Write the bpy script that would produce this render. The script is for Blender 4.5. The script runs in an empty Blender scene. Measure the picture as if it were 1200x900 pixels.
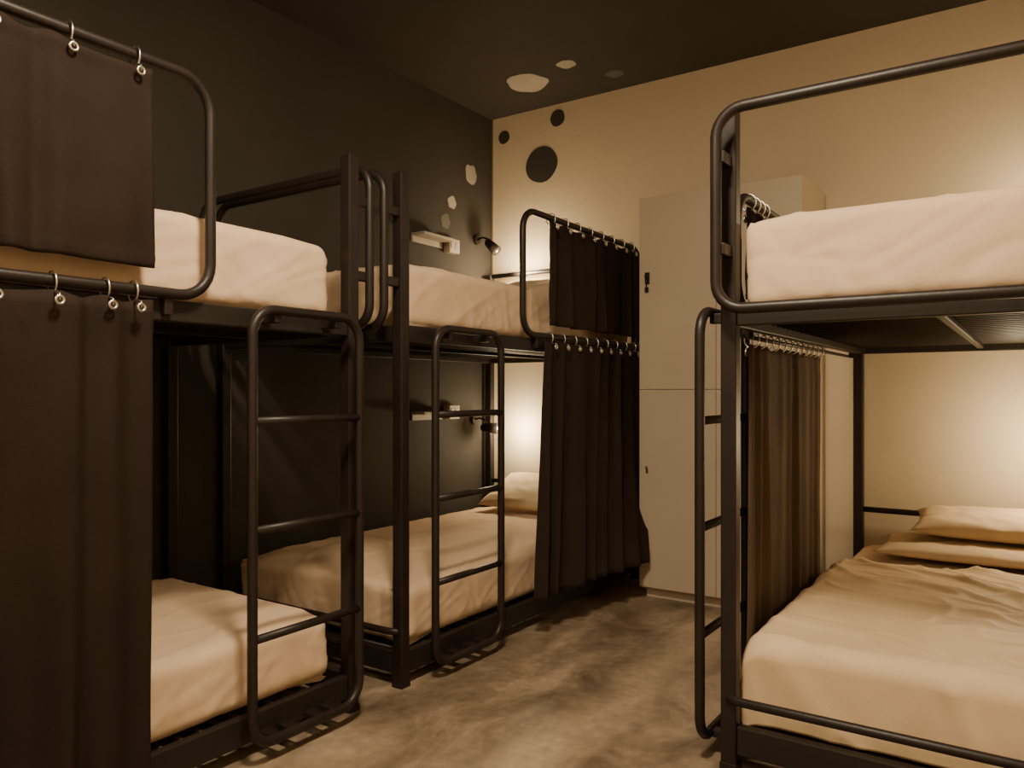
import bpy, bmesh, math, random
from mathutils import Vector, Matrix, Euler, noise
random.seed(7)
COL = bpy.context.scene.collection

# ------------------------------------------------------------------ materials
def mat(name, col, rough=0.6, metal=0.0, var=0.12, vscale=6.0, bump=0.0, bscale=40.0, col2=None, emis=None, estr=0, sheen=0, bump2=0.0, b2scale=5.0, spec=0.5):
    m = bpy.data.materials.new(name); m.use_nodes = True
    nt = m.node_tree; b = nt.nodes["Principled BSDF"]
    tc = nt.nodes.new("ShaderNodeTexCoord")
    n = nt.nodes.new("ShaderNodeTexNoise"); n.inputs["Scale"].default_value = vscale; n.inputs["Detail"].default_value = 6
    nt.links.new(tc.outputs["Object"], n.inputs["Vector"])
    r = nt.nodes.new("ShaderNodeValToRGB")
    c1 = [c*(1-var) for c in col]; c2 = col2 or [min(1, c*(1+var)) for c in col]
    r.color_ramp.elements[0].position = 0.32; r.color_ramp.elements[1].position = 0.68
    r.color_ramp.elements[0].color = (*c1, 1); r.color_ramp.elements[1].color = (*c2, 1)
    nt.links.new(n.outputs["Fac"], r.inputs["Fac"]); nt.links.new(r.outputs["Color"], b.inputs["Base Color"])
    b.inputs["Roughness"].default_value = rough; b.inputs["Metallic"].default_value = metal
    b.inputs["Specular IOR Level"].default_value = spec
    if sheen: b.inputs["Sheen Weight"].default_value = sheen
    last = None
    if bump:
        n2 = nt.nodes.new("ShaderNodeTexNoise"); n2.inputs["Scale"].default_value = bscale; n2.inputs["Detail"].default_value = 8
        nt.links.new(tc.outputs["Object"], n2.inputs["Vector"])
        bp = nt.nodes.new("ShaderNodeBump"); bp.inputs["Strength"].default_value = bump; bp.inputs["Distance"].default_value = 0.01
        nt.links.new(n2.outputs["Fac"], bp.inputs["Height"]); last = bp
    if bump2:
        n3 = nt.nodes.new("ShaderNodeTexNoise"); n3.inputs["Scale"].default_value = b2scale; n3.inputs["Detail"].default_value = 3; n3.inputs["Distortion"].default_value = 1.2
        try: n3.noise_type = 'RIDGED_MULTIFRACTAL'
        except Exception: pass
        nt.links.new(tc.outputs["Object"], n3.inputs["Vector"])
        bp2 = nt.nodes.new("ShaderNodeBump"); bp2.inputs["Strength"].default_value = bump2; bp2.inputs["Distance"].default_value = 0.02
        nt.links.new(n3.outputs["Fac"], bp2.inputs["Height"])
        if last: nt.links.new(last.outputs["Normal"], bp2.inputs["Normal"])
        last = bp2
    if last: nt.links.new(last.outputs["Normal"], b.inputs["Normal"])
    if emis:
        b.inputs["Emission Color"].default_value = (*emis, 1); b.inputs["Emission Strength"].default_value = estr
    return m

M_BLACK = mat("black_painted_metal", (0.018, 0.0125, 0.011), 0.42, 0.0, 0.15, 12, 0.05, 120, spec=0.35)
M_SLAT = mat("dark_slat_metal", (0.018, 0.0135, 0.011), 0.5, 0.0, 0.1, spec=0.35)
M_WALLDARK = mat("dark_olive_paint", (0.047, 0.041, 0.033), 0.8, 0, 0.08, 2, 0.15, 30, spec=0.3)
M_CEIL = mat("dark_brown_ceiling_paint", (0.046, 0.039, 0.032), 0.8, 0, 0.08, 2, 0.1, 30, spec=0.2)
M_CREAM = mat("cream_wall_paint", (0.63, 0.525, 0.365), 0.8, 0, 0.03, 2, 0.12, 40)
M_SPOTW = mat("white_spot_paint", (0.36, 0.325, 0.26), 0.7)
M_SPOTF = mat("faint_spot_and_reflection", (0.09, 0.08, 0.066), 0.7)  # faint wall spot; also a reflection painted on the ceiling
M_SPOTD = mat("dark_spot_paint", (0.045, 0.036, 0.030), 0.7)
M_SHEET = mat("cream_cotton_sheet", (0.70, 0.515, 0.345), 0.85, 0, 0.05, 4, 0.10, 220, bump2=0.32, b2scale=2.8)
M_BLANK = mat("golden_beige_cover_cloth", (0.68, 0.51, 0.32), 0.62, 0, 0.07, 4, 0.10, 200, bump2=0.45, b2scale=3)
M_PILLOW = mat("tan_pillow_cloth", (0.60, 0.455, 0.285), 0.85, 0, 0.06, 5, 0.12, 200, bump2=0.3, b2scale=4)
M_CURT = mat("dark_brown_curtain_cloth", (0.022, 0.0135, 0.0098), 0.8, 0, 0.12, 5, 0.25, 300, spec=0.15)
M_CURT_LIT = mat("lamplit_curtain_cloth", (0.10, 0.068, 0.046), 0.8, 0, 0.12, 5, 0.25, 300, spec=0.2)  # the dark curtain cloth with lamplight put into a lighter base colour
M_STEEL = mat("brushed_steel", (0.7, 0.66, 0.6), 0.3, 1.0, 0.05)
M_LOCK = mat("pale_grey_laminate", (0.50, 0.41, 0.30), 0.5, 0, 0.04, 3, 0.03, 60)
M_SHELF = mat("cream_shelf_paint", (0.34, 0.30, 0.23), 0.6)
M_BULB = mat("warm_bulb_glow", (1, 0.8, 0.5), 0.4, emis=(1, 0.75, 0.45), estr=3)
M_DIFF = mat("ceiling_lamp_diffuser", (1, 0.9, 0.7), 0.5, emis=(1, 0.78, 0.5), estr=4)
M_TRIM = mat("brown_corner_strip", (0.11, 0.075, 0.04), 0.5)
M_GREYPLASTIC = mat("grey_plastic", (0.35, 0.32, 0.27), 0.5)

def floor_mat():
    m = bpy.data.materials.new("stained_concrete"); m.use_nodes = True
    nt = m.node_tree; b = nt.nodes["Principled BSDF"]; tc = nt.nodes.new("ShaderNodeTexCoord")
    mp = nt.nodes.new("ShaderNodeMapping"); mp.inputs["Scale"].default_value = (1.0, 0.6, 1.0)
    nt.links.new(tc.outputs["Object"], mp.inputs["Vector"])
    n1 = nt.nodes.new("ShaderNodeTexNoise"); n1.inputs["Scale"].default_value = 4.2; n1.inputs["Detail"].default_value = 11; n1.inputs["Distortion"].default_value = 0.5; n1.inputs["Roughness"].default_value = 0.66
    nt.links.new(mp.outputs["Vector"], n1.inputs["Vector"])
    r = nt.nodes.new("ShaderNodeValToRGB"); e = r.color_ramp.elements
    e[0].position = 0.36; e[0].color = (0.125, 0.088, 0.055, 1); e[1].position = 0.66; e[1].color = (0.36, 0.27, 0.185, 1)
    k = r.color_ramp.elements.new(0.5); k.color = (0.215, 0.160, 0.106, 1)
    nt.links.new(n1.outputs["Fac"], r.inputs["Fac"])
    # pale streak of light down the aisle, painted into the floor colour
    sp = nt.nodes.new("ShaderNodeSeparateXYZ"); nt.links.new(tc.outputs["Object"], sp.inputs[0])
    nw = nt.nodes.new("ShaderNodeTexNoise"); nw.inputs["Scale"].default_value = 2.0; nt.links.new(tc.outputs["Object"], nw.inputs["Vector"])
    ad = nt.nodes.new("ShaderNodeMath"); ad.operation = 'MULTIPLY_ADD'; ad.inputs[1].default_value = 0.30
    nt.links.new(nw.outputs["Fac"], ad.inputs[0]); nt.links.new(sp.outputs["X"], ad.inputs[2])
    su = nt.nodes.new("ShaderNodeMath"); su.operation = 'SUBTRACT'; su.inputs[1].default_value = 0.26
    nt.links.new(ad.outputs[0], su.inputs[0])
    ab = nt.nodes.new("ShaderNodeMath"); ab.operation = 'ABSOLUTE'; nt.links.new(su.outputs[0], ab.inputs[0])
    pr = nt.nodes.new("ShaderNodeMapRange"); pr.inputs["From Min"].default_value = 0.02; pr.inputs["From Max"].default_value = 0.15; pr.inputs["To Min"].default_value = 0.65; pr.inputs["To Max"].default_value = 0.0
    nt.links.new(ab.outputs[0], pr.inputs["Value"])
    mw = nt.nodes.new("ShaderNodeMixRGB"); mw.inputs[2].default_value = (0.46, 0.35, 0.24, 1)
    nt.links.new(pr.outputs[0], mw.inputs[0]); nt.links.new(r.outputs["Color"], mw.inputs[1])
    n2 = nt.nodes.new("ShaderNodeTexNoise"); n2.inputs["Scale"].default_value = 26; n2.inputs["Detail"].default_value = 8
    nt.links.new(tc.outputs["Object"], n2.inputs["Vector"])
    mx = nt.nodes.new("ShaderNodeMixRGB"); mx.blend_type = 'OVERLAY'; mx.inputs[0].default_value = 0.35
    nt.links.new(mw.outputs[0], mx.inputs[1]); nt.links.new(n2.outputs["Fac"], mx.inputs[2])
    nt.links.new(mx.outputs[0], b.inputs["Base Color"])
    mr = nt.nodes.new("ShaderNodeMapRange"); mr.inputs["To Min"].default_value = 0.4; mr.inputs["To Max"].default_value = 0.7
    nt.links.new(n1.outputs["Fac"], mr.inputs["Value"]); nt.links.new(mr.outputs[0], b.inputs["Roughness"])
    bp = nt.nodes.new("ShaderNodeBump"); bp.inputs["Strength"].default_value = 0.12; bp.inputs["Distance"].default_value = 0.01
    nt.links.new(n2.outputs["Fac"], bp.inputs["Height"]); nt.links.new(bp.outputs["Normal"], b.inputs["Normal"])
    return m
M_FLOOR = floor_mat()

# ------------------------------------------------------------------ helpers
class MB:
    """mesh builder in world coordinates"""
    def __init__(s): s.bm = bmesh.new()
    def box(s, x0, x1, y0, y1, z0, z1, bev=0.003, mi=0, rot=None):
        r = bmesh.ops.create_cube(s.bm, size=1.0)
        vs = r["verts"]; c = Vector(((x0+x1)/2, (y0+y1)/2, (z0+z1)/2)); d = (x1-x0, y1-y0, z1-z0)
        for v in vs:
            p = Vector((v.co.x*d[0], v.co.y*d[1], v.co.z*d[2]))
            if rot: p = rot @ p
            v.co = p + c
        fs = set(f for v in vs for f in v.link_faces)
        for f in fs: f.material_index = mi
        if bev > 0:
            es = list(set(e for v in vs for e in v.link_edges))
            g = bmesh.ops.bevel(s.bm, geom=es, offset=bev, segments=2, affect='EDGES', profile=0.5)
            for f in g["faces"]: f.material_index = mi
        return s
    def tube(s, pts, r, normal=None, closed=False, n=12, mi=0):
        pts = [Vector(p) for p in pts]; N = len(pts); rings = []
        for i, p in enumerate(pts):
            if closed: t = pts[(i+1) % N]-pts[i-1]
            else: t = pts[min(i+1, N-1)]-pts[max(i-1, 0)]
            t.normalize()
            nn = Vector(normal) if normal else (Vector((0, 0, 1)) if abs(t.z) < 0.9 else Vector((1, 0, 0)))
            b = t.cross(nn).normalized(); nn = b.cross(t).normalized()
            rings.append([s.bm.verts.new(p + (math.cos(2*math.pi*k/n)*nn + math.sin(2*math.pi*k/n)*b)*r) for k in range(n)])
        m = N if closed else N-1
        for i in range(m):
            A, B = rings[i], rings[(i+1) % N]
            for k in range(n):
                f = s.bm.faces.new((A[k], A[(k+1) % n], B[(k+1) % n], B[k])); f.material_index = mi; f.smooth = True
        if not closed:
            for R in (rings[0], rings[-1]):
                f = s.bm.faces.new(R); f.material_index = mi
        return s
    def cone(s, p0, p1, r0, r1, n=24, mi=0):
        p0 = Vector(p0); p1 = Vector(p1); t = (p1-p0).normalized()
        a = t.orthogonal().normalized(); b = t.cross(a)
        R = []
        for p, r in ((p0, r0), (p1, r1)):
            R.append([s.bm.verts.new(p+(math.cos(2*math.pi*k/n)*a+math.sin(2*math.pi*k/n)*b)*r) for k in range(n)])
        for k in range(n):
            f = s.bm.faces.new((R[0][k], R[0][(k+1) % n], R[1][(k+1) % n], R[1][k])); f.smooth = True; f.material_index = mi
        for q in R:
            f = s.bm.faces.new(q); f.material_index = mi
        return s
    def sphere(s, c, r, mi=0):
        g = bmesh.ops.create_uvsphere(s.bm, u_segments=16, v_segments=10, radius=r, matrix=Matrix.Translation(c))
        for v in g["verts"]:
            for f in v.link_faces: f.material_index = mi; f.smooth = True
        return s
    def make(s, name, mats, parent=None, label=None, cat=None, group=None, smooth=False, base=False):
        bm = s.bm
        bmesh.ops.recalc_face_normals(bm, faces=bm.faces[:])
        lo = Vector([min(v.co[i] for v in bm.verts) for i in range(3)]); hi = Vector([max(v.co[i] for v in bm.verts) for i in range(3)])
        c = (lo+hi)/2
        if not parent: c.z = lo.z
        for v in bm.verts: v.co -= c
        if smooth:
            for f in bm.faces: f.smooth = True
        me = bpy.data.meshes.new(name); bm.to_mesh(me); bm.free()
        for m in (mats if isinstance(mats, (list, tuple)) else [mats]): me.materials.append(m)
        o = bpy.data.objects.new(name, me); COL.objects.link(o)
        if parent:
            pw = Vector(parent["_wl"]) if "_wl" in parent else parent.location
            o.parent = parent; o.location = c - pw
        else: o.location = c
        o["_wl"] = tuple(c)
        if label: o["label"] = label
        if cat: o["category"] = cat
        if group: o["group"] = group
        return o

def empty(name, loc, label, cat, group=None):
    e = bpy.data.objects.new(name, None); e.empty_display_size = 0.1; e.location = loc; COL.objects.link(e)
    e["_wl"] = tuple(loc); e["label"] = label; e["category"] = cat
    if group: e["group"] = group
    return e

def rrect(fn, u0, u1, v0, v1, r, seg=7):
    pts = []
    for (cu, cv, a0) in ((u1-r, v1-r, 0), (u0+r, v1-r, 90), (u0+r, v0+r, 180), (u1-r, v0+r, 270)):
        for k in range(seg+1):
            a = math.radians(a0+90*k/seg); pts.append(fn(cu+r*math.cos(a), cv+r*math.sin(a)))
    return pts

def structure(o): o["kind"] = "structure"; return o

# ------------------------------------------------------------------ room
XL, XR, YB, YF, H = -2.95, 0.38, 4.12, -1.4, 2.83
structure(MB().box(XL-0.1, XR+0.1, YF-0.1, YB+0.1, -0.1, 0, 0).make("floor", M_FLOOR))
def disc(mb, c, nrm, r, mi, sq=0.06, seed=0.0):
    """slightly irregular painted spot"""
    c = Vector(c); n = Vector(nrm).normalized(); a = n.orthogonal().normalized(); b = n.cross(a); N = 48
    vs = []
    for k in range(N):
        t = 2*math.pi*k/N
        rr = r*(1+sq*2*noise.noise(Vector((math.cos(t)*1.3, math.sin(t)*1.3, seed+r*40))))
        vs.append(mb.bm.verts.new(c+n*0.002+(a*math.cos(t)+b*math.sin(t))*rr))
    f = mb.bm.faces.new(vs); f.material_index = mi
m = MB().box(XL-0.1, XR+0.1, YF-0.1, YB+0.1, H, H+0.1, 0)
for x, y, r, k, q in ((-2.42, 3.74, 0.125, 1, 0.15), (-2.11, 3.64, 0.052, 1, 0.1), (-1.95, 3.90, 0.05, 2, 0.1)): disc(m, (x, y, H), (0, 0, -1), r, k, q)  # last spot is a reflection laid on as colour
structure(m.make("ceiling", [M_CEIL, M_SPOTW, M_SPOTF]))
m = MB().box(XL-0.1, XR+0.1, YB, YB+0.1, 0, H, 0)
for x, z, r in ((-2.565, 2.48, 0.115), (-2.85, 2.70, 0.043), (-2.45, 2.745, 0.052)): disc(m, (x, YB, z), (0, -1, 0), r, 1, 0.03)
structure(m.make("wall_back", [M_CREAM, M_SPOTD]))
m = MB().box(XL-0.1, XL, YF, YB, 0, H, 0)
for y, z, r, k in ((3.897, 2.426, 0.058, 1), (3.70, 2.205, 0.04, 1), (3.64, 2.08, 0.045, 2)): disc(m, (XL, y, z), (1, 0, 0), r, k, 0.15)
structure(m.make("wall_left", [M_WALLDARK, M_SPOTW, M_SPOTF]))
structure(MB().box(XR, XR+0.1, YF, YB, 0, H, 0).make("wall_right", M_CREAM))
structure(MB().box(XL-0.1, XR+0.1, YF-0.1, YF, 0, H, 0).make("wall_front", M_CREAM))
structure(MB().box(XL, XL+0.012, YB-0.012, YB, 0, H, 0.002).make("trim_1", M_TRIM))

# ------------------------------------------------------------------ bunk beds
def bunk(xa, xw, y0, y1, foot_y0, lad, guard, gz, foot_off, label, wall_top=1.60):
    s = 1 if xa > xw else -1
    cx = (xa+xw)/2
    E = empty("bunk_bed", (cx, (y0+y1)/2, 0), label, "bunk bed", "black metal bunk beds")
    hw = 0.022
    yf, ye = (y0, y1) if foot_y0 else (y1, y0)
    fo = -1 if foot_y0 else 1
    for px in (xa, xw):
        for py in (y0, y1):
            top = 1.835 if px == xa else (wall_top if py == yf else 1.80)
            m = MB().box(px-hw, px+hw, py-hw, py+hw, 0.012, top, 0.005)
            m.box(px-hw-.002, px+hw+.002, py-hw-.002, py+hw+.002, 0, 0.02, 0.002)
            m.make("post", M_BLACK, E)
    xlo, xhi = min(xa, xw), max(xa, xw)
    for nm, z0, z1 in (("upper_platform", 1.235, 1.292), ("lower_platform", 0.045, 0.125)):
        m = MB()
        for px in (xa, xw): m.box(px-0.015, px+0.015, y0+hw, y1-hw, z0, z1, 0.004)
        for py in (y0, y1): m.box(xlo+hw, xhi-hw, py-0.015, py+0.015, z0, z1, 0.004)
        m.box(cx-0.012, cx+0.012, y0+.015, y1-.015, z0+0.01, z1-0.03, 0.003)
        yy = y0+0.06
        while yy < y1-0.04:
            m.tube([(xlo+0.01, yy, z1-.022), (xhi-0.01, yy, z1-.022)], 0.009, None, False, 8); yy += 0.06
        m.make(nm, M_SLAT, E)
    yh = yf+fo*foot_off
    ha, hb = xa+s*0.012, xw+s*0.10
    MB().tube(rrect(lambda u, v: (u, yh, v), min(ha, hb), max(ha, hb), 1.275, 1.815, 0.075), 0.0155, (0, 1, 0), True).make("end_rail", M_BLACK, E)
    for z in (1.44, 1.69):
        MB().box(xa-0.012, xa+0.012, min(yf, yh), max(yf, yh), z-0.016, z+0.016, 0.003).make("rail_bracket", M_BLACK, E)
    MB().box(min(xw, hb)-.005, max(xw, hb)+.005, min(yf, yh)+.0, max(yf, yh)-.0, 1.43, 1.455, 0.003).make("rail_bracket", M_BLACK, E)
    MB().tube([(xlo, ye, 1.79), (xhi, ye, 1.79)], 0.0145).make("head_rail", M_BLACK, E)
    MB().tube([(xlo, ye, 0.49), (xhi, ye, 0.49)], 0.0135).make("head_rail", M_BLACK, E)
    yl = yf+fo*0.03
    a = 0.03
    MB().tube([(xlo, yf, 0.2), (xlo+.004, yf+fo*.02, .2), (xlo+a, yl, 0.2), (xhi-a, yl, 0.2), (xhi-.004, yf+fo*.02, .2), (xhi, yf, 0.2)], 0.0125, (0, 0, 1)).make("foot_rail", M_BLACK, E)
    xg = xa + s*0.034
    g0, g1 = guard
    m = MB().tube(rrect(lambda u, v: (xg, u, v), g0, g1, 1.305, gz, 0.09), 0.0145, (1, 0, 0), True)
    for gy in (g0+0.12, g1-0.12): m.box(min(xa, xg), max(xa, xg), gy-0.012, gy+0.012, 1.25, 1.305, 0.002)
    m.make("guard_rail", M_BLACK, E)
    MB().tube([(xw, y0, 1.5), (xw, y1, 1.5)], 0.012).make("wall_side_rail", M_BLACK, E)
    xl = xa + s*0.08
    l0, l1 = lad
    L = MB().tube(rrect(lambda u, v: (xl, u, v), l0, l1, 0.06, 1.285, 0.075), 0.0145, (1, 0, 0), True).make("ladder", M_BLACK, E)
    for z in (0.36, 0.665, 0.97):
        MB().tube([(xl, l0, z), (xl, l1, z)], 0.0125).make("rung", M_BLACK, L)
    for y in (l0+.09, (l0+l1)/2-.05, (l0+l1)/2+.05, l1-.09):
        MB().box(min(xa, xl), max(xa, xl), y-0.018, y+0.018, 0.050, 0.070, 0.003).make("ladder_bracket", M_BLACK, L)
    for y in (l0+.09, l1-.09):
        MB().box(min(xa, xl), max(xa, xl), y-0.012, y+0.012, 1.25, 1.28, 0.003).make("ladder_bracket", M_BLACK, L)
    return E

B1 = bunk(-1.88, -2.90, -0.14, 1.82, False, (1.375, 1.785), (-0.02, 1.275), 1.885, 0.08, "black metal bunk bed with dark curtains against the olive wall")
B2 = bunk(-1.88, -2.90, 2.07, 4.03, True, (2.165, 2.58), (2.81, 3.995), 1.85, 0.10, "black metal bunk bed in the room corner beside the locker")
B3 = bunk(-0.71, 0.30, 2.14, 4.03, True, (2.115, 2.53), (2.30, 3.99), 1.65, 0.085, "black metal bunk bed with slatted platform against the cream wall")

# ------------------------------------------------------------------ mattresses
def rbox_surface(x0, x1, y0, y1, z0, z1, r, step):
    bm = bmesh.new()
    hx, hy, hz = (x1-x0)/2, (y1-y0)/2, (z1-z0)/2
    c = Vector(((x0+x1)/2, (y0+y1)/2, (z0+z1)/2))
    h = Vector((hx, hy, hz))
    def coords(hh):
        n = max(2, int(round(2*hh/step))); return [-hh+2*hh*i/n for i in range(n+1)]
    cs = [coords(hx), coords(hy), coords(hz)]
    for ax in range(3):
        a, b = (ax+1) % 3, (ax+2) % 3
        for sgn in (-1, 1):
            g = []
            for u in cs[a]:
                row = []
                for w in cs[b]:
                    p = [0, 0, 0]; p[ax] = sgn*h[ax]; p[a] = u; p[b] = w
                    row.append(bm.verts.new(p))
                g.append(row)
            for i in range(len(g)-1):
                for j in range(len(g[0])-1):
                    bm.faces.new((g[i][j], g[i+1][j], g[i+1][j+1], g[i][j+1]))
    bmesh.ops.remove_doubles(bm, verts=bm.verts[:], dist=1e-5)
    for v in bm.verts:
        q = Vector([max(-(h[i]-r), min(h[i]-r, v.co[i])) for i in range(3)])
        d = v.co-q
        if d.length > 1e-9: v.co = q+d.normalized()*r
    return bm, c, h

def mattress(x0, x1, y0, y1, z0, z1, label, seed, amp=1.0, sag=0.014):
    bm, c, h = rbox_surface(x0, x1, y0, y1, z0, z1, 0.038, 0.013)
    bm.normal_update()
    for v in bm.verts:
        p = v.co; n = v.normal
        top = max(0, n.z); side = 1-abs(n.z)
        a = noise.noise(Vector((p.x*3+seed, p.y*2.2, p.z*3)))
        w = Vector((p.x*6+seed*3+a*1.2, p.y*3+a*2, p.z*6))
        rd = max(0, 1-abs(noise.noise(w))*5)**2
        al = p.y if abs(n.x) > abs(n.y) else p.x
        w2 = Vector((al*15+seed+a*2+p.z*8, p.z*2.2, seed*2.3))
        rd2 = max(0, 1-abs(noise.noise(w2))*4)**2
        w3 = Vector((al*6-p.z*11+seed*5, p.z*6+a, seed))
        rd3 = max(0, 1-abs(noise.noise(w3))*6)**2
        dz = (p.z+h.z)/(2*h.z)
        cx_ = max(0, (abs(p.x)-h.x+0.12)/0.12); cy_ = max(0, (abs(p.y)-h.y+0.18)/0.18)
        cor = cx_*cy_
        d = top*(0.002*a+0.0045*rd-sag*cor) + side*((0.005*rd2)*(1.2-0.7*dz)+0.004*rd3+0.002*a-0.010*cor*dz)
        if n.z < -0.5: d = 0
        v.co = v.co + n*d*amp
        if v.co.z > 0: v.co.z -= 0.005*max(cx_, cy_)**2
    for v in bm.verts: v.co += c
    m = MB(); m.bm.free(); m.bm = bm
    return m.make("mattress", M_SHEET, None, label, "mattress", "mattresses with cream fitted sheets", smooth=True)

mattress(-2.872, -1.905, -0.11, 1.768, 1.292, 1.54, "mattress in cream fitted sheet on upper bunk behind short curtain", 1)
mattress(-2.872, -1.905, -0.11, 1.765, 0.125, 0.338, "cream sheeted mattress on the lower bunk behind a long curtain", 2, sag=0.026)
mattress(-2.872, -1.905, 2.12, 4.0, 1.292, 1.535, "cream sheeted mattress on the upper bunk in the corner", 3)
mattress(-2.872, -1.905, 2.12, 4.0, 0.125, 0.345, "cream sheeted mattress on the lower bunk in the corner", 4, sag=0.026)
mattress(-0.682, 0.270, 2.178, 4.0, 1.292, 1.548, "cream sheeted mattress on the slatted upper bunk by the cream wall", 5)
mattress(-0.675, 0.265, 2.20, 4.0, 0.125, 0.345, "rumpled cream sheeted mattress on the lower bunk by the cream wall", 6, 1.0)

# ------------------------------------------------------------------ cover on the near lower bunk
def cover(x0, x1, yf, y1, z, label, seed, drops=0.05, dropf=0.19, th=0.006, R=0.042):
    """draped bed cover: hangs over the foot end, small overhang at the sides"""
    bm = bmesh.new(); nx, ny = 120, 200; V = []
    def prof(s_):
        q = R*math.pi/2
        if s_ < -q: return (0.0, -R+(s_+q), 0.0)
        if s_ < 0:
            t = (s_+q)/q*math.pi/2; return (R*(1-math.cos(t)), -R*(1-math.sin(t)), math.sin(t))
        return (R+s_, 0.0, 1.0)
    W = x1-x0
    for i in range(nx+1):
        row = []
        q = R*math.pi/2
        sx = -q-drops + (W-2*R+2*q+2*drops)*i/nx
        for j in range(ny+1):
            Ly = (y1-yf-R)+q+dropf
            edge = 0.03*noise.noise(Vector((i*0.05, seed, 0)))+0.10*(i/nx-0.5)
            sy = -q-dropf + Ly*j/ny
            if sx < (W-2*R)/2: ix, hx_, fx = prof(sx); x = x0+ix
            else: ix, hx_, fx = prof(W-2*R-sx); x = x1-ix
            iy, hy_, fy = prof(sy); y = yf+iy + edge*(j/ny)**3
            zz = z+hx_+hy_
            a = noise.noise(Vector((x*2.2+seed, y*2.4, 1)))
            rd = max(0, 1-abs(noise.noise(Vector((x*1.6+a*0.8+seed, y*4.6+a*1.3+x*1.6, 4))))*4.2)**2
            rs = max(0, 1-abs(noise.noise(Vector((x*5+a*2+seed, y*8+a+x*3, zz*6))))*4)**2
            rv = max(0, 1-abs(noise.noise(Vector((x*7+a+zz*3, seed, zz*2))))*2.8)**2
            flat = fx*fy
            far = min(1, max(0, (y-yf)/0.4))
            b = 0.006+0.005*(a+0.6)+(0.016*rd*far+0.008*rs)
            zz += b*flat + (0.004 if flat < 1 else 0)
            if fy < 1: y -= (0.008+0.010*rv+0.005*a)*(1-fy)
            if fx < 1: x += (-1 if x < (x0+x1)/2 else 1)*(0.008+0.003*a)*(1-fx)
            row.append(bm.verts.new((x, y, zz)))
        V.append(row)
    for i in range(nx):
        for j in range(ny):
            bm.faces.new((V[i][j], V[i+1][j], V[i+1][j+1], V[i][j+1]))
    m = MB(); m.bm.free(); m.bm = bm
    o = m.make("bed_cover", M_BLANK, None, label, "bed cover", smooth=True)
    md = o.modifiers.new("thick", "SOLIDIFY"); md.thickness = th; md.offset = 0
    return o
cover(-0.682, 0.270, 2.192, 3.46, 0.350, "rumpled golden-beige bed cover draped over the foot of the mattress", 11)

# ------------------------------------------------------------------ pillows
def pillow(c, sx, sy, sz, rot, label, seed, mtl=M_PILLOW):
    bm = bmesh.new(); n = 36; R = Euler(rot).to_matrix(); c = Vector(c)
    top, bot = [], []
    for i in range(n+1):
        rt, rb = [], []
        for j in range(n+1):
            u = -1+2*i/n; v = -1+2*j/n
            hgt = (max(0, 1-abs(u)**3.2)*max(0, 1-abs(v)**3.2))**0.5
            pin = 1-0.07*(1-abs(v)**2)*abs(u)**6
            pin2 = 1-0.07*(1-abs(u)**2)*abs(v)**6
            a = noise.noise(Vector((u*2+seed, v*2, 0)))*0.16 + 0.16*max(0, 1-3*abs(noise.noise(Vector((u*3+seed, v*2+u, 3)))))
            x = u*sx/2*pin; y = v*sy/2*pin2
            zt = sz/2*hgt*(1+a); zb = -sz/2*hgt*0.85
            edge = i in (0, n) or j in (0, n)
            vt = bm.verts.new(R @ Vector((x, y, zt))+c)
            rt.append(vt); rb.append(vt if edge else bm.verts.new(R @ Vector((x, y, zb))+c))
        top.append(rt); bot.append(rb)
    for i in range(n):
        for j in range(n):
            bm.faces.new((top[i][j], top[i+1][j], top[i+1][j+1], top[i][j+1]))
            try: bm.faces.new((bot[i][j], bot[i][j+1], bot[i+1][j+1], bot[i+1][j]))
            except ValueError: pass
    m = MB(); m.bm.free(); m.bm = bm
    return m.make("pillow", mtl, None, label, "pillow", "bed pillows", smooth=True)
pillow((-0.21, 3.735, 0.392), 0.72, 0.46, 0.070, (0.0, 0, 0.02), "flat tan pillow lying on the lower mattress", 1)
pillow((-0.12, 3.83, 0.492), 0.66, 0.36, 0.10, (0.12, 0.0, 0.03), "tan pillow resting on a flatter pillow by the wall", 2)
pillow((-2.38, 3.86, 0.465), 0.74, 0.38, 0.10, (0.42, 0.0, 0.0), "tan pillow propped at the head of the lower corner bunk", 3)
pillow((-2.38, 3.80, 1.632), 0.74, 0.38, 0.12, (0.22, 0.0, 0.0), "cream pillow at the head of the upper corner bunk", 4, M_SHEET)

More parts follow.
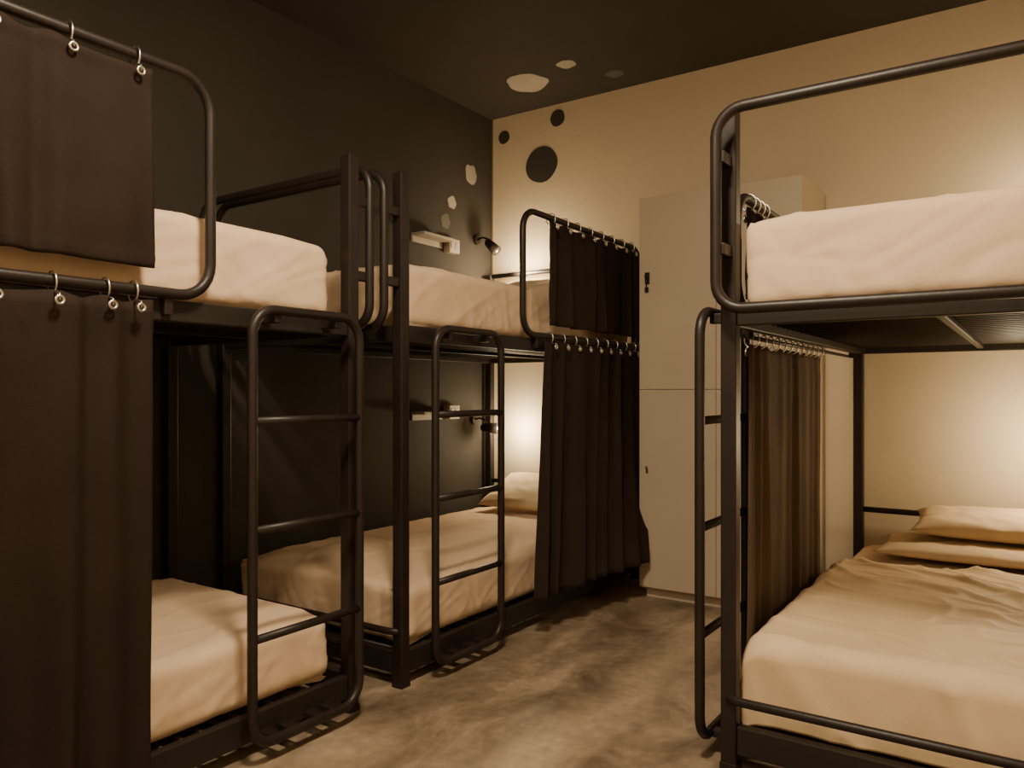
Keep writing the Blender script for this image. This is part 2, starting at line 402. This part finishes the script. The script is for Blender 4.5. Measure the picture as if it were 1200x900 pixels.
# ------------------------------------------------------------------ curtains
def curtain(xr, zr, y0, y1, ztop, zbot, folds, rings, label, seed, mtl=M_CURT, amp=0.016, out=0.0, out1=None, yb0=None, yb1=None, zb1=None, s=1, gap=0.016, hemw=0.006):
    if yb0 is None: yb0 = y0
    if yb1 is None: yb1 = y1
    if out1 is None: out1 = out
    if zb1 is None: zb1 = zbot
    bm = bmesh.new(); nu = max(110, folds*14); nv = 44; V = []
    for i in range(nu+1):
        u = i/nu; row = []
        ph = 2*math.pi*(folds*u + 1.1*noise.noise(Vector((u*3.3, seed, 0))))
        for j in range(nv+1):
            v = j/nv
            A = amp*(0.55+0.6*v)*(0.75+1.0*noise.noise(Vector((u*6+seed, v*0.8, 2))))
            o_ = out+(out1-out)*u**1.5
            x = xr + s*(gap + o_*v**1.2) + A*(math.sin(ph+0.7*v*noise.noise(Vector((u*3, seed+5, v*2))))+0.25*math.sin(2*ph+seed)) + 0.003*noise.noise(Vector((u*14, v*5, seed)))
            vv = v**1.15
            Y0 = y0+(yb0-y0)*vv; Y1 = y1+(yb1-y1)*vv
            y = Y0+(Y1-Y0)*u + 0.4*A*math.cos(ph)
            zb = zbot+(zb1-zbot)*u
            z = ztop+(zb-ztop)*v + (hemw*math.cos(ph) if j == 0 else 0)
            if j in (1, 2, nv-2): x += s*0.002
            row.append(bm.verts.new((x, y, z)))
        V.append(row)
    for i in range(nu):
        for j in range(nv):
            bm.faces.new((V[i][j], V[i+1][j], V[i+1][j+1], V[i][j+1]))
    m = MB(); m.bm.free(); m.bm = bm
    o = m.make("curtain", mtl, None, label, "curtain", "dark bunk curtains", smooth=True)
    md = o.modifiers.new("thick", "SOLIDIFY"); md.thickness = 0.003
    for ry in rings:
        R = 0.0235
        cz = zr-0.006
        pts = [(xr+s*0.002+R*math.cos(t), ry+0.002, cz+R*1.1*math.sin(t)) for t in [2*math.pi*k/20 for k in range(20)]]
        mm = MB().tube(pts, 0.0024, (0, 1, 0), True, 8)
        xg = xr+s*(gap+min(amp, 0.022)+0.006)
        zg = ztop-0.018
        mm.tube([(xr+s*0.015, ry, cz-R*0.9), (xg, ry, cz-R-0.004), (xg, ry, zg)], 0.002, None, False, 8)
        gp = [(xg, ry+0.009*math.cos(t), zg+0.009*math.sin(t)) for t in [2*math.pi*k/16 for k in range(16)]]
        mm.tube(gp, 0.0035, (1, 0, 0), True, 8)
        mm.make("curtain_ring", M_STEEL, o, "small steel curtain ring and eyelet")
    return o
XG = -1.846
curtain(XG, 1.885, 0.20, 1.10, 1.855, 1.362, 5, [0.42, 0.58, 0.74, 0.90, 1.06], "short dark brown curtain hanging from the upper bunk guard rail", 1, amp=0.012, yb1=1.108)
curtain(XG, 1.305, 0.20, 1.095, 1.275, 0.06, 6, [0.42, 0.58, 0.74, 0.865, 0.985, 1.055], "long dark brown curtain covering the lower bunk side", 2, amp=0.028, out=0.0, yb1=1.085)
curtain(XG, 1.85, 3.00, 3.93, 1.822, 1.355, 6, [3.04+0.12*k for k in range(8)], "short dark brown curtain on the corner bunk's upper guard rail", 3, amp=0.017)
curtain(XG, 1.305, 2.96, 3.97, 1.275, 0.165, 7, [3.02+0.11*k for k in range(9)], "long dark brown curtain flaring outward beside the locker", 4, amp=0.024, out=0.075, out1=0.225, yb0=2.75, yb1=3.585, zb1=0.20)
XC = -0.740
curtain(XC, 1.222, 2.40, 3.36, 1.195, 0.14, 9, [2.44+0.08*k for k in range(12)], "gathered lamplit-brown curtain hanging below the upper bunk platform", 5, M_CURT_LIT, amp=0.014, s=-1, gap=-0.002, yb0=2.38, yb1=3.34)
curtain(-0.744, 1.65, 2.40, 2.62, 1.622, 1.345, 4, [2.42+0.05*k for k in range(4)], "short dark curtain bunched up on the upper guard rail", 8, M_CURT, amp=0.018, s=-1, gap=0.004)
MB().tube([(XC, 2.17, 1.222), (XC, 4.0, 1.222)], 0.007).box(XC-.004, -0.71, 2.35, 2.36, 1.215, 1.255, 0.001).box(XC-.004, -0.71, 3.97, 3.98, 1.215, 1.255, 0.001).make("curtain_rod", M_BLACK, B3)

# ------------------------------------------------------------------ locker
LX0, LX1, LY0, LY1, LH = -1.685, -0.88, 3.65, 4.10, 2.045
K = empty("locker", ((LX0+LX1)/2, (LY0+LY1)/2, 0), "tall pale grey two-column locker cabinet against the cream wall", "locker")
MB().box(LX0, LX1, LY0+0.02, LY1, 0.05, LH, 0.003).box(LX0+.02, LX1-.02, LY0+0.05, LY1, 0, 0.06, 0.002).make("body", M_LOCK, K)
mid = (LX0+LX1)/2
for a, b in ((LX0+.001, mid-.001), (mid+.001, LX1-.001)):
    for z0, z1 in ((0.06, 1.064), (1.066, LH-.003)):
        D = MB().box(a, b, LY0, LY0+0.019, z0, z1, 0.002).make("door", M_LOCK, K)
        up = z0 > 1
        zc = 1.63 if up else 0.66
        x = a+0.045
        w = 1.0 if up else 0.6
        MB().box(x-.013*w, x+.013*w, LY0-0.006, LY0, zc-.03*w, zc+.03*w, 0.002).cone((x, LY0, zc+.01), (x, LY0-.02, zc+.01), .010*w, .009*w).make("lock", M_BLACK if up else M_STEEL, D)
        if up: MB().tube([(x, LY0-.014, zc), (x+.001, LY0-.016, zc-.02), (x-.001, LY0-.012, zc-.045)], 0.003).box(x-.01, x+.01, LY0-.013, LY0-.009, zc-.07, zc-.045, .001).make("key", M_BLACK, D)

# ------------------------------------------------------------------ shelves and lamps
def shelf(y0, y1, z, label):
    S = MB().box(XL, XL+0.10, y0, y1, z-0.010, z+0.006, 0.003).box(XL, XL+0.012, y0, y1, z-0.045, z-0.01, 0.002)
    return S.make("shelf", M_SHELF, None, label, "shelf", "small wall shelves")
shelf(3.33, 3.60, 1.955, "small cream wall shelf above the upper corner bunk")
shelf(3.33, 3.60, 0.935, "small cream wall shelf above the lower corner bunk")
def sock(z, lab):
    o = MB().box(XL, XL+0.05, 3.62, 3.72, z-.045, z+.04, .006).box(XL+.05, XL+.053, 3.632, 3.665, z-.02, z+.02, .001, 1).box(XL+.05, XL+.053, 3.675, 3.708, z-.02, z+.02, .001, 1)
    o.make("socket_box", [M_SHELF, M_GREYPLASTIC], None, lab, "power socket", "wall socket boxes")
sock(1.935, "cream power socket box on the wall above the upper corner bunk")
sock(0.935, "cream power socket box on the wall above the lower corner bunk")

LC = (1.0, 0.79, 0.50)
def warm_point(loc, e, r=0.035, col=LC):
    l = bpy.data.lights.new("bulb_light", "POINT"); l.energy = e; l.shadow_soft_size = r; l.color = col
    o = bpy.data.objects.new("bulb_light", l); o.location = loc; COL.objects.link(o); return o
def lamp(wx, y, z, s, d, label, e, reach=0.11, off=0.11, r=0.035):
    E = empty("reading_lamp", (wx, y, z), label, "lamp", "black bunk reading lamps")
    MB().cone((wx, y, z+.05), (wx+s*.018, y, z+.05), .032, .028).make("wall_plate", M_BLACK, E)
    h = Vector((wx+s*reach, y, z)); d = Vector(d).normalized()
    MB().tube([(wx+s*.015, y, z+.05), (wx+s*.05, y, z+.06), (wx+s*(reach-.025), y, z+.045), tuple(h)], 0.006, (0, 1, 0)).make("arm", M_BLACK, E)
    MB().cone(h-d*.035, h+d*.055, .026, .036).cone(h-d*.05, h-d*.035, .014, .026).make("lamp_shade", M_BLACK, E)
    MB().sphere(h+d*.040, .018).make("bulb", M_BULB, E)
    warm_point(h+d*off, e, r)
lamp(XL, 3.95, 1.97, 1, (0.75, 0.12, -0.75), "black swivel reading lamp above the upper corner bunk", 17.0, 0.12, 0.26, 0.03)
lamp(XL, 3.92, 0.83, 1, (0.8, 0.40, -0.05), "black swivel reading lamp above the lower corner bunk", 11.0, 0.12, 0.16)
lamp(XR, 3.82, 1.88, -1, (-0.8, 0.15, -0.2), "black swivel reading lamp above the upper bunk by the cream wall", 8.0, 0.2, 0.12, 0.06)
lamp(XR, 3.80, 0.86, -1, (-0.8, 0.15, -0.1), "black swivel reading lamp above the lower bunk by the cream wall", 14.0, 0.2, 0.12, 0.06)

# ------------------------------------------------------------------ ceiling lights
def ceil_lamp(x, y, e, size, pe, lab):
    E = empty("ceiling_lamp", (x, y, H), lab, "ceiling lamp", "flush ceiling lamps")
    MB().cone((x, y, H), (x, y, H-.03), .17, .17).make("base", M_BLACK, E)
    MB().cone((x, y, H-.03), (x, y, H-.06), .155, .13).make("lamp_shade", M_DIFF, E)
    l = bpy.data.lights.new("ceiling_light", "AREA"); l.shape = 'DISK'; l.size = size; l.energy = e; l.color = (1.0, 0.81, 0.57)
    o = bpy.data.objects.new("ceiling_light", l); o.location = (x, y, H-.065); COL.objects.link(o)
    p = bpy.data.lights.new("ceiling_glow", "POINT"); p.energy = pe; p.shadow_soft_size = 0.15; p.color = (1.0, 0.81, 0.57)
    o = bpy.data.objects.new("ceiling_glow", p); o.location = (x, y, H-.30); COL.objects.link(o)
ceil_lamp(-0.75, 0.95, 66, 0.32, 25, "round flush warm ceiling lamp over the aisle")
ceil_lamp(-0.9, -0.7, 25, 0.34, 13, "added warm fill lamp on the ceiling behind the camera")  # unseen lamp added behind the camera for softer fill light

w = bpy.data.worlds.new("World"); bpy.context.scene.world = w; w.use_nodes = True
w.node_tree.nodes["Background"].inputs[0].default_value = (1, 0.8, 0.6, 1); w.node_tree.nodes["Background"].inputs[1].default_value = 0.1

# ------------------------------------------------------------------ camera
cam = bpy.data.cameras.new("Camera"); cam.sensor_width = 36; cam.lens = 908/1200*36; cam.shift_y = 10/1200
co = bpy.data.objects.new("Camera", cam); co.location = (0, 0, 1.05); co.rotation_euler = (math.radians(90), 0, math.radians(34.1)); COL.objects.link(co)
cam.clip_start = 0.02
bpy.context.scene.camera = co
for o in bpy.data.objects:
    if "_wl" in o: del o["_wl"]
